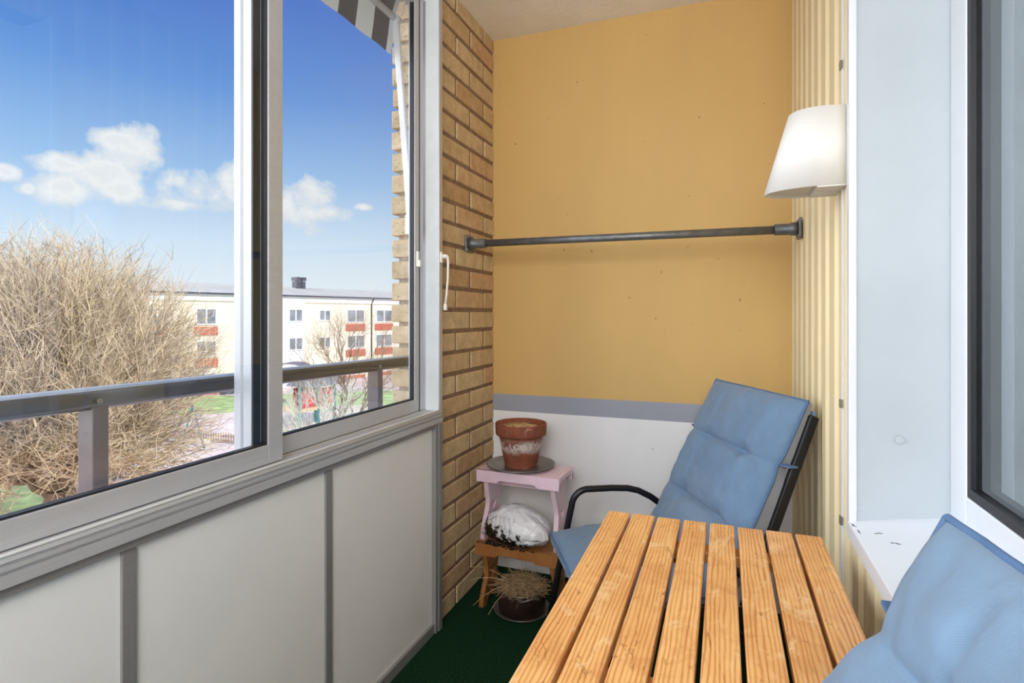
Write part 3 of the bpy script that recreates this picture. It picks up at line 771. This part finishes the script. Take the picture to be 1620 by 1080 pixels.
# awning
root = empty('striped_awning', (-1.12, 1, 2.3)); tag(root, 'rolled awning with black and white striped valance above the window', 'awning')
MB().tube([(-1.06, -1.6, 2.345), (-1.06, 1.800, 2.345)], .042, 24).build('roller', M['gutter'], root)
MB().box(-1.105, -1.015, 1.800, 1.812, 2.29, 2.40).build('end_bracket', M['awning_white'], root, .003)
b = MB(); ys = np.linspace(-1.6, 1.79, 60)
def cloth(y, a): return a
pv = None
for y in ys:
    p = (b.bm.verts.new((-1.100, y, 2.362)), b.bm.verts.new((-1.120, y, 2.30)), b.bm.verts.new((-1.138, y, 2.25)))
    if pv:
        for k in (0, 1): b.bm.faces.new((pv[k], pv[k+1], p[k+1], p[k]))
    pv = p
b.build('awning_cloth', M['awning'], root)
pb = MB().tube([(-1.140, -1.6, 2.243), (-1.140, 1.80, 2.243)], .013, 14).build('front_bar', M['awning_white'], root)
b = MB(); pv = None
for y in np.linspace(-1.6, 1.80, 150):
    w = .0015*math.sin(y*34)
    p = [b.bm.verts.new(q) for q in ((-1.146, y, 2.236), (-1.153+w*.5, y, 2.18), (-1.163+w, y, 2.118+.0008*math.sin(y*34)))]
    if pv:
        for k in (0, 1): b.bm.faces.new((pv[k], pv[k+1], p[k+1], p[k])).smooth = True
    pv = p
b.build('valance', M['awning'], root)
arm = MB().bar((-1.138, 1.792, 2.243), (-1.066, 1.775, 1.50), .016, .024, (1,0,0)).build('arm', M['awning_white'], root, .003)
MB().box(-1.085, -1.075+.02, 1.77, 1.80, 1.44, 1.51).build('arm_bracket', M['awning_white'], arm, .002)
MB().tube([(-1.138, 1.780, 2.243), (-1.138, 1.808, 2.243)], .016, 12).build('arm_joint', M['awning_white'], arm)

# ------------------------------------------------------------------ outside: ground
GZ = -5.7
def patch(name, pts, z, mat, kind='structure', th=.02):
    b = MB(); b.extrude([(p[0], p[1]) for p in pts], 'z', z, z+th); o = b.build(name, mat); o['kind'] = kind; return o
patch('ground', [(-140, -60), (-1.6, -60), (-1.6, 160), (-140, 160)], GZ-.3, M['gravel'], th=.3)
def G(px, py): p = atz(px, py, GZ); return (p.x, p.y)
patch('ground_lawn', [G(330, 655), G(470, 643), G(640, 640), G(640, 617), G(470, 622), G(330, 627), G(150, 632), G(20, 640), G(20, 668), G(200, 662)], GZ+.005, M['grass'])
patch('ground_lawn', [G(-260, 780), G(-60, 752), G(30, 760), G(70, 790), G(40, 850), G(-160, 880)], GZ+.005, M['grass'])
patch('ground_litter', [G(-150, 720), G(60, 690), G(180, 700), G(195, 740), G(150, 800), G(80, 815), G(60, 770), G(-100, 745)], GZ+.012, M['leaf_litter'])
kb = [at(px, py, F*(EYE-GZ)/(py-HZ)) for px, py in ((150, 745), (172, 722), (194, 711), (225, 702), (257, 696.5), (296, 698), (330, 701))]
o = MB().tube([(p.x, p.y, GZ+.06) for p in kb], .16, 6).build('sandpit_kerb', M['sand']); tag(o, 'curved white kerb around the playground sand beneath the swing', 'kerb')

# ------------------------------------------------------------------ outside: apartment building
D = Vector((.2513, .968, 0)).normalized(); N = Vector((D.y, -D.x, 0))
p0 = at(447, HZ, 53); P0 = Vector((p0.x, p0.y, 0))
def fu(px):                                  # facade coordinate seen at pixel column px
    v = ray(px, HZ); # P0+u D = t v
    t = (P0.x*D.y-P0.y*D.x)/(v.x*D.y-v.y*D.x); q = Vector((v.x*t, v.y*t, 0)); return (q-P0).dot(D), t
def fz(px, py): u, t = fu(px); return EYE-(py-HZ)*t/F
def fb(b, u0, u1, o0, o1, z0, z1):           # box on the facade: along, outward, up
    c = P0+D*((u0+u1)/2)+N*((o0+o1)/2)+Vector((0, 0, (z0+z1)/2))
    return b.obox(c, ((u1-u0)/2, (o1-o0)/2, (z1-z0)/2), Matrix((D, N, Vector((0,0,1)))).transposed())
root = empty('apartment_building', (P0.x, P0.y, GZ)); tag(root, 'long cream three-storey apartment block with red balcony panels and grey roof', 'building')
uL, uR = fu(60)[0], fu(760)[0]
fb(MB(), uL, uR, -11, 0, GZ, 2.3).build('wall', M['render_cream'], root)
fb(MB(), uL, uR, -11.2, .15, 2.3, 2.86).build('fascia', M['render_white'], root)
fb(MB(), uL-.2, uR+.2, .1, .42, 2.84, 2.99).build('gutter', M['gutter'], root)
uT0, uT1 = fu(400)[0], fu(478)[0]
fb(MB(), uT0+.6, uT1, 0, .35, GZ, 2.3).build('stair_tower', M['render_white'], root)
b = MB(); ring0 = []
for u in (uL-.2, uR+.2):
    ring0.append([b.bm.verts.new(P0+D*u+N*o_+Vector((0, 0, z_))) for o_, z_ in ((.35, 2.96), (-5.5, 4.05), (-11.4, 2.96))])
b.bm.faces.new((ring0[0][0], ring0[1][0], ring0[1][1], ring0[0][1])); b.bm.faces.new((ring0[0][1], ring0[1][1], ring0[1][2], ring0[0][2]))
b.bm.faces.new(ring0[0]); b.bm.faces.new(list(reversed(ring0[1]))); b.bm.faces.new((ring0[0][0], ring0[0][2], ring0[1][2], ring0[1][0]))
b.build('roof', M['roof_grey'], root)
for px, w, hh in ((384, 1.0, .35), (468.2, .40, 1.0), (477.2, .40, 1.0)):
    u, t = fu(px); c = P0+D*u+N*-5
    v = ray(px, HZ); t2 = ((P0+N*-5.0).x*D.y-(P0+N*-5.0).y*D.x)/(v.x*D.y-v.y*D.x); q = Vector((v.x*t2, v.y*t2, 0)); u2 = (q-P0).dot(D)
    vt = MB(); fb(vt, u2-w/2, u2+w/2, -5.4, -4.6, 3.8, 4.1+hh*.55); vo = vt.build('roof_vent', M['gutter'], root)
    b = MB(); fb(b, u2-w/2-.03, u2+w/2+.03, -5.5, -4.5, 4.1+hh*.62, 4.1+hh); fb(b, u2-.05, u2+.05, -5.05, -4.95, 4.1+hh*.5, 4.1+hh*.65); b.build('vent_cap', M['gutter'], vo)
def facade_window(pa, pb, za, zb, red, off=0, double=True):
    u0, u1 = fu(pa)[0], fu(pb)[0]; fr = .10
    b = MB(); fb(b, u0, u0+fr, off, off+.12, za, zb); fb(b, u1-fr, u1, off, off+.12, za, zb); fb(b, u0+fr, u1-fr, off, off+.12, za, za+fr); fb(b, u0+fr, u1-fr, off, off+.12, zb-fr, zb)
    um = (u0+u1)/2; fb(b, um-fr*.55, um+fr*.55, off, off+.12, za+fr, zb-fr)
    w = b.build('window', M['win_frame'], root)
    b = MB(); fb(b, u0+fr, um-fr*.55, off-.02, off+.04, za+fr, zb-fr); fb(b, um+fr*.55, u1-fr, off-.02, off+.04, za+fr, zb-fr); b.build('pane', M['pane'], w)
    if red:
        b = MB(); fb(b, u0-.1, u1+.1, off, off+.10, red[0], red[1]); b.build('balcony_panel', M['red_panel'], root)
for row in range(3):
    dz = -2.72*row
    for pa, pb in ((150, 176), (232, 263), (309, 342), (548, 576), (594, 620), (650, 672)): facade_window(pa, pb, .26+dz, 1.66+dz, (-.62+dz, .10+dz))
    for pa, pb in ((195, 212), (377, 399), (504, 522.5), (690, 705)): facade_window(pa, pb, .48+dz, 1.60+dz, None)
    facade_window(452.5, 475, .42+dz, 1.66+dz, None, .35)
u = fu(587)[0]; q = [P0+D*u+N*o_+Vector((0, 0, z_)) for o_, z_ in ((.5, 2.86), (.3, 2.55), (.12, 2.35), (.12, GZ))]
MB().tube(q, .07, 8).build('drainpipe', M['gutter'], root)
b = MB(); fb(b, fu(345)[0], fu(420)[0], .3, .8, GZ, GZ+.9); b.build('basement_band', M['gutter'], root)

# ------------------------------------------------------------------ outside: trees
def clusters(pts, k, it=5):
    k = min(k, len(pts)); c = pts[rng.choice(len(pts), k, replace=False)]
    for _ in range(it):
        d = ((pts[:, None]-c[None])**2).sum(-1); a = d.argmin(1)
        for q in range(k):
            if (a == q).any(): c[q] = pts[a == q].mean(0)
    return [pts[a == q] for q in range(k) if (a == q).any()]
class Twigs:
    def __init__(s): s.v = []; s.f = []
    def tube(s, pts, rs, seg=3):
        base = len(s.v); n = len(pts)
        for i, p in enumerate(pts):
            d = pts[min(i+1, n-1)]-pts[max(i-1, 0)]; d = d/(np.linalg.norm(d)+1e-9)
            a = np.cross(d, (.3, .9, .31)); a /= np.linalg.norm(a)+1e-9; c = np.cross(d, a)
            for k in range(seg):
                t = 2*PI*k/seg; s.v.append(tuple(p+(a*math.cos(t)+c*math.sin(t))*rs[i]))
        for i in range(n-1):
            for k in range(seg):
                s.f.append((base+i*seg+k, base+i*seg+(k+1)%seg, base+(i+1)*seg+(k+1)%seg, base+(i+1)*seg+k))
    def build(s, name, mat, parent):
        me = bpy.data.meshes.new(name); me.from_pydata(s.v, [], s.f); return link(name, me, mat, parent)
def curve(a, b, n, wob, up=.0):
    d = b-a; L = np.linalg.norm(d); o1 = rng.normal(0, wob*L, 3); o2 = rng.normal(0, wob*L*.6, 3)
    out = []
    for i in range(n+1):
        t = i/n; out.append(a+d*t+o1*math.sin(PI*t)+o2*math.sin(2*PI*t)+np.array((0, 0, up*L))*math.sin(PI*t))
    return out
def tree(name, label, base, fork_z, targets, ks, radii, mats, wob=.06, up=.0, side=0, sidelen=.5, fr=(.42, .68, .86)):
    base = np.array(base, float); root = empty(name, tuple(base)); tag(root, label, 'tree')
    fork = base+np.array((0, 0, fork_z)); bark = Twigs(); tw = Twigs()
    bark.tube([base, base+(fork-base)*.5+rng.normal(0, .05, 3), fork], [radii[0]*1.15, radii[0], radii[0]*.9], 10)
    def grow(start, pts, lev):
        for g in clusters(pts, ks[lev]):
            cen = g.mean(0)
            if lev == len(ks)-1:
                for e in g:
                    r = radii[lev+1]; c = curve(start, e, 4, wob, up); tw.tube(c, [r, r*.9, r*.75, r*.55, r*.25])
                    for _ in range(side):
                        i = rng.integers(1, 4); q = c[i]; dd = (c[i+1]-c[i]); dd /= np.linalg.norm(dd)+1e-9
                        e2 = q+(dd+rng.normal(0, .55, 3)+np.array((0, 0, .35)))*sidelen*rng.uniform(.4, 1)
                        tw.tube(curve(q, e2, 2, .06), [r*.6, r*.5, r*.2])
            else:
                f = (fr[lev]-(fr[lev-1] if lev else 0))/(1-(fr[lev-1] if lev else 0))
                node = start+(cen-start)*f; r0, r1 = radii[lev+1]*1.15, radii[lev+1]*.8
                (bark if lev < 2 else tw).tube(curve(start, node, 4, wob*.8, up*.5), list(np.linspace(r0, r1, 5)), 6 if lev < 2 else 4)
                grow(node, g, lev+1)
    grow(fork, np.array(targets), 0)
    bark.build('trunk', M[mats[0]], root); tw.build('twigs', M[mats[1]], root); return root
c = at(95, 497, 17.0)
T = []; rt = Vector((cy_, sy_, 0))
while len(T) < 7600:
    d = rng.normal(0, 1, 3); d /= np.linalg.norm(d)
    r = rng.uniform(.10, 1)**.5
    if d[2] < -.8: continue
    lump = 1+.07*noise.noise(Vector(d*2.2))+.07*noise.noise(Vector(d*6))
    p = np.array((c.x, c.y, -1.15))+d*r*lump*np.array((4.85, 4.85, 5.0 if d[2] > 0 else 4.1))
    side_ = (p[0]-c.x)*rt.x+(p[1]-c.y)*rt.y
    if side_ > 1.2 and rng.random() < (.72 if p[2] < -1.2 else .35): continue
    T.append(p)
while len(T) < 7900:                       # long low boughs on the right
    d = rng.normal(0, 1, 3); d /= np.linalg.norm(d)
    p = np.array((c.x, c.y, -2.9))+np.array(rt)*2.6+d*rng.uniform(.1, 1)**.5*np.array((2.9, 2.9, 1.3)); T.append(p)
tree('bare_willow_tree', 'huge round bare tree with dense tan twigs on the left outside', (c.x, c.y, GZ), 1.5, T, (9, 7, 6, 6, 1), (.42, .13, .065, .034, .019, .0125), ('bark', 'twig'), .13, .06, 3, .62, (.26, .46, .66, .82))
c = at(552, 497, 22); T = []
while len(T) < 560:
    d = rng.normal(0, 1, 3); d /= np.linalg.norm(d)
    if d[2] < -.45: continue
    p = np.array((c.x, c.y, -1.2))+d*rng.uniform(.35, 1)**.5*np.array((2.6, 2.6, 2.9)); T.append(p)
tree('bare_garden_tree', 'slender grey bare tree standing before the red house panels', (c.x, c.y, GZ), 2.2, T, (7, 5, 4, 1), (.10, .05, .024, .012, .006), ('bark', 'twig_grey'), .10, .03, 2, .55)
c = at(510, 497, 15); T = []
while len(T) < 420:
    d = rng.normal(0, 1, 3); d /= np.linalg.norm(d)
    if d[2] < -.6: continue
    p = np.array((c.x, c.y, -1.75))+d*rng.uniform(.3, 1)**.5*np.array((1.75, 1.75, 1.35)); T.append(p)
tree('lichen_shrub', 'pale lichen-covered bare shrub low behind the handrail at right', (c.x, c.y, GZ), 2.3, T, (6, 5, 4, 1), (.07, .035, .02, .011, .006), ('twig_pale', 'twig_pale'), .10, .02, 2, .4)

# ------------------------------------------------------------------ outside: playground
la, lb = at(217.4, 660.7, 26.0), at(304.8, 646, 28.9)
root = empty('playground_swing', ((la.x+lb.x)/2, (la.y+lb.y)/2, GZ)); tag(root, 'playground swing frame with teal legs and red beam below the big tree', 'swing')
dv = (lb-la); dv.z = 0; dv.normalize(); nv_ = Vector((-dv.y, dv.x, 0)); zt = GZ+2.15
la.z = lb.z = zt
MB().tube([la, lb], .06, 8).build('beam', M['swing_red'], root)
for e in (la, lb):
    for s in (-1, 1): MB().tube([e, Vector((e.x, e.y, GZ))+nv_*s*.75], .06, 8).build('leg', M['teal'], root)
for t in (.3, .62):
    e = la.lerp(lb, t); st = MB().box(e.x-.22, e.x+.22, e.y-.1, e.y+.1, GZ+.5, GZ+.55).build('swing_seat', M['gutter'], root)
    for s in (-.2, .2): MB().tube([(e.x+s, e.y, GZ+.55), (e.x, e.y, zt)], .012, 4).build('chain', M['tray'], root)
def fence(pa, pb, label, h, n, name='picket_fence'):
    a, c2 = atz(*pa, GZ), atz(*pb, GZ); root = empty(name, tuple((a+c2)/2)); tag(root, label, 'fence', 'low picket fences round the playground')
    d = (c2-a).normalized()
    for z in (.15, h-.14): MB().bar(a+Vector((0, 0, z)), c2+Vector((0, 0, z)), .03, .06).build('rail', M['picket'], root)
    for k in range(n):
        p = a.lerp(c2, (k+.5)/n); MB().obox((p.x, p.y, GZ+h/2+.03), (.034, .012, h/2-.03), Matrix.Rotation(math.atan2(d.y, d.x), 3, 'Z')).build('picket', M['picket'], root)
fence((150, 757), (262, 764), 'brown picket fence nearest the balcony, below the swing', .55, 26)
fence((250, 690), (430, 709), 'brown picket fence behind the swing, running right', .52, 46)
# play tower
base = [at(px, py, F*(EYE-GZ)/(py-HZ)) for px, py in ((475, 683), (529, 670))]
a = Vector((base[0].x, base[0].y, GZ)); d = (Vector((base[1].x, base[1].y, GZ))-a); Lt = d.length; d.normalize(); n_ = Vector((-d.y, d.x, 0))
root = empty('play_tower', tuple(a)); tag(root, 'playground tower with teal posts, red boards and slate grey roof', 'play tower')
for t in (0, .5, 1):
    for s in (0, 1.6):
        q = a+d*(Lt*t)+n_*s; MB().box(q.x-.07, q.x+.07, q.y-.07, q.y+.07, GZ, GZ+2.75).build('post', M['teal'], root)
Rm = Matrix((d, n_, Vector((0,0,1)))).transposed()
def tb(u0, u1, v0, v1, z0, z1): q = a+d*((u0+u1)/2)+n_*((v0+v1)/2); return MB().obox((q.x, q.y, GZ+(z0+z1)/2), ((u1-u0)/2, (v1-v0)/2, (z1-z0)/2), Rm)
tb(-.05, Lt+.05, -.05, 1.65, 1.10, 1.30).build('platform', M['orange_wood'], root)
tb(.08, Lt-.08, .05, .10, 1.32, 2.35).build('board_wall', M['red_board'], root)
tb(.9, Lt-.08, 1.5, 1.55, 1.32, 2.35).build('board_wall', M['red_board'], root)
b = MB(); q = [a+d*u+n_*v for u, v in ((-.3+.9, -.3), (Lt+1.1, -.3), (Lt+1.1, 1.9), (-.3+.9, 1.9))]
vb = [b.bm.verts.new((p.x, p.y, GZ+2.5)) for p in q]; r0_, r1_ = (q[0]+q[3])/2, (q[1]+q[2])/2
vr = [b.bm.verts.new((p.x, p.y, GZ+3.5)) for p in (r0_.lerp(r1_, .2), r0_.lerp(r1_, .8))]
b.bm.faces.new((vb[0], vb[1], vr[1], vr[0])); b.bm.faces.new((vb[2], vb[3], vr[0], vr[1])); b.bm.faces.new((vb[1], vb[2], vr[1])); b.bm.faces.new((vb[3], vb[0], vr[0])); b.bm.faces.new(list(reversed(vb)))
b.build('roof', M['slate'], root)
# arched shelter
cA = at(462, 573, 41); root = empty('arched_shelter', (cA.x, cA.y, GZ)); tag(root, 'low shelter with curved grey roof in front of the cream block', 'shelter')
b = MB(); ax = Vector((cy_, sy_, 0)); ay = Vector((-sy_, cy_, 0)); rr = []
for v in (-.9, .9):
    rr.append([[b.bm.verts.new(Vector((cA.x, cA.y, cA.z-.62+dz))+ax*1.35*math.cos(t)+ay*v+Vector((0, 0, .62*math.sin(t)))) for t in np.linspace(0, PI, 17)] for dz in (0, -.06)])
for k in range(16):
    b.bm.faces.new((rr[0][0][k], rr[1][0][k], rr[1][0][k+1], rr[0][0][k+1])); b.bm.faces.new((rr[0][1][k], rr[0][1][k+1], rr[1][1][k+1], rr[1][1][k]))
    for s in (0, 1): b.bm.faces.new((rr[s][0][k], rr[s][0][k+1], rr[s][1][k+1], rr[s][1][k]))
b.build('curved_roof', M['slate'], root)
for s in (-1.25, 1.25):
    for v in (-.8, .8):
        q = Vector((cA.x, cA.y, 0))+ax*s+ay*v; MB().tube([(q.x, q.y, GZ), (q.x, q.y, cA.z-.5)], .05, 8).build('post', M['gutter'], root)

# ------------------------------------------------------------------ sky
w = bpy.data.worlds.new('sky'); bpy.context.scene.world = w; w.use_nodes = True
class WN(NT):
    def __init__(s): s.t = w.node_tree; s.t.nodes.clear()
s = WN(); out = s.n('ShaderNodeOutputWorld'); bg = s.n('ShaderNodeBackground'); s.l(bg.outputs[0], out.inputs[0])
tcn = s.n('ShaderNodeTexCoord'); vec = tcn.outputs['Generated']; sep = s.n('ShaderNodeSeparateXYZ'); s.l(vec, sep.inputs[0])
skyc = s.ramp(sep.outputs['Z'], [(0, (240,246,252)), (.05, (230,241,252)), (.11, (214,233,252)), (.22, (156,196,240)), (.34, (102,154,224)), (.46, (70,120,206)), (1, (44,90,176))])
az = s.math('ARCTAN2', sep.outputs['X'], sep.outputs['Y']); el = s.math('ARCSINE', sep.outputs['Z'])
nz = s.noise(vec, 9, 8, .62, .25); nz2 = s.noise(vec, 26, 6, .6, .1)
acc = None
for px, py, rx, ry in ((110,262,52,15), (160,276,58,24), (217,238,44,34), (188,222,34,14), (100,298,42,20), (190,300,34,20), (310,302,58,34), (285,286,28,26), (372,292,38,30), (300,324,62,14), (490,308,46,38), (520,336,44,16), (452,322,34,34), (8,271,24,11), (574,328,16,7), (46,298,9,8)):
    v = ray(px, py).normalized(); a0 = math.atan2(v.x, v.y); e0 = math.asin(v.z)
    va, ve = ray(px+rx, py).normalized(), ray(px, py-ry).normalized()
    ra = abs(math.atan2(va.x, va.y)-a0); re = abs(math.asin(ve.z)-e0)
    q1 = s.math('MULTIPLY', s.math('SUBTRACT', az, a0), 1/ra); q2 = s.math('MULTIPLY', s.math('SUBTRACT', el, e0), 1/re)
    q = s.math('SUBTRACT', 1, s.math('SQRT', s.math('ADD', s.math('MULTIPLY', q1, q1), s.math('MULTIPLY', q2, q2))))
    acc = q if acc is None else s.math('SMOOTH_MAX', acc, q, .25)
dens = s.math('ADD', acc, s.math('ADD', s.math('MULTIPLY', s.math('SUBTRACT', nz, .5), 3.0), s.math('MULTIPLY', s.math('SUBTRACT', nz2, .5), 1.6)))
cm = s.ramp(s.math('ADD', dens, .24), [(.0, W1), (.22, (.55,.55,.55,1)), (.5, (.97,.97,.97,1))])
ccol = s.ramp(s.math('ADD', dens, s.math('MULTIPLY', s.math('SUBTRACT', nz2, .5), .8)), [(.1, (222,230,240)), (.7, (244,245,248)), (1, (236,238,243))])
s.l(s.mix(cm, skyc, ccol), bg.inputs[0]); bg.inputs[1].default_value = 1.06

# ------------------------------------------------------------------ lamps
def sun(name, d, e, ang, col=(1,1,1)):
    L = bpy.data.lights.new(name, 'SUN'); L.energy = e; L.angle = math.radians(ang); L.color = col
    o = bpy.data.objects.new(name, L); C.objects.link(o); o.rotation_euler = Vector(d).to_track_quat('-Z', 'Y').to_euler(); return o
sun('sun_outdoor', (-.75, .35, -.62), 4.2, 4, (1, .97, .92))
sun('sky_glow', (.86, .30, -.42), 4.6, 80, (.96, .98, 1))
def area(name, loc, d, e, sx, sy, col=(1,1,1)):
    L = bpy.data.lights.new(name, 'AREA'); L.shape = 'RECTANGLE'; L.size = sx; L.size_y = sy; L.energy = e; L.color = col
    o = bpy.data.objects.new(name, L); C.objects.link(o); o.location = loc; o.rotation_euler = Vector(d).to_track_quat('-Z', 'Y').to_euler(); return o
area('balcony_fill', (.05, -1.15, 1.8), (-.40, 1, .06), 50, 1.1, .9, (1, .98, .95))
area('room_light', (1.6, .6, 2.3), (0, 0, -1), 55, 1, 1)

# ------------------------------------------------------------------ camera
cd = bpy.data.cameras.new('camera'); cam = bpy.data.objects.new('camera', cd); C.objects.link(cam)
cam.location = (0, 0, EYE); cam.rotation_euler = (PI/2, 0, YAW)
cd.sensor_width = 36; cd.lens = F/1620*36; cd.shift_y = -(540-HZ)/1620; cd.clip_start = .02; cd.clip_end = 500
sc = bpy.context.scene; sc.camera = cam
sc.view_settings.view_transform = 'Standard'; sc.view_settings.look = 'None'; sc.view_settings.exposure = 0; sc.view_settings.gamma = 1
sc.cycles.max_bounces = 8; sc.cycles.diffuse_bounces = 5; sc.cycles.transparent_max_bounces = 16
sc.cycles.use_denoising = True
sc.cycles.sample_clamp_indirect = 6
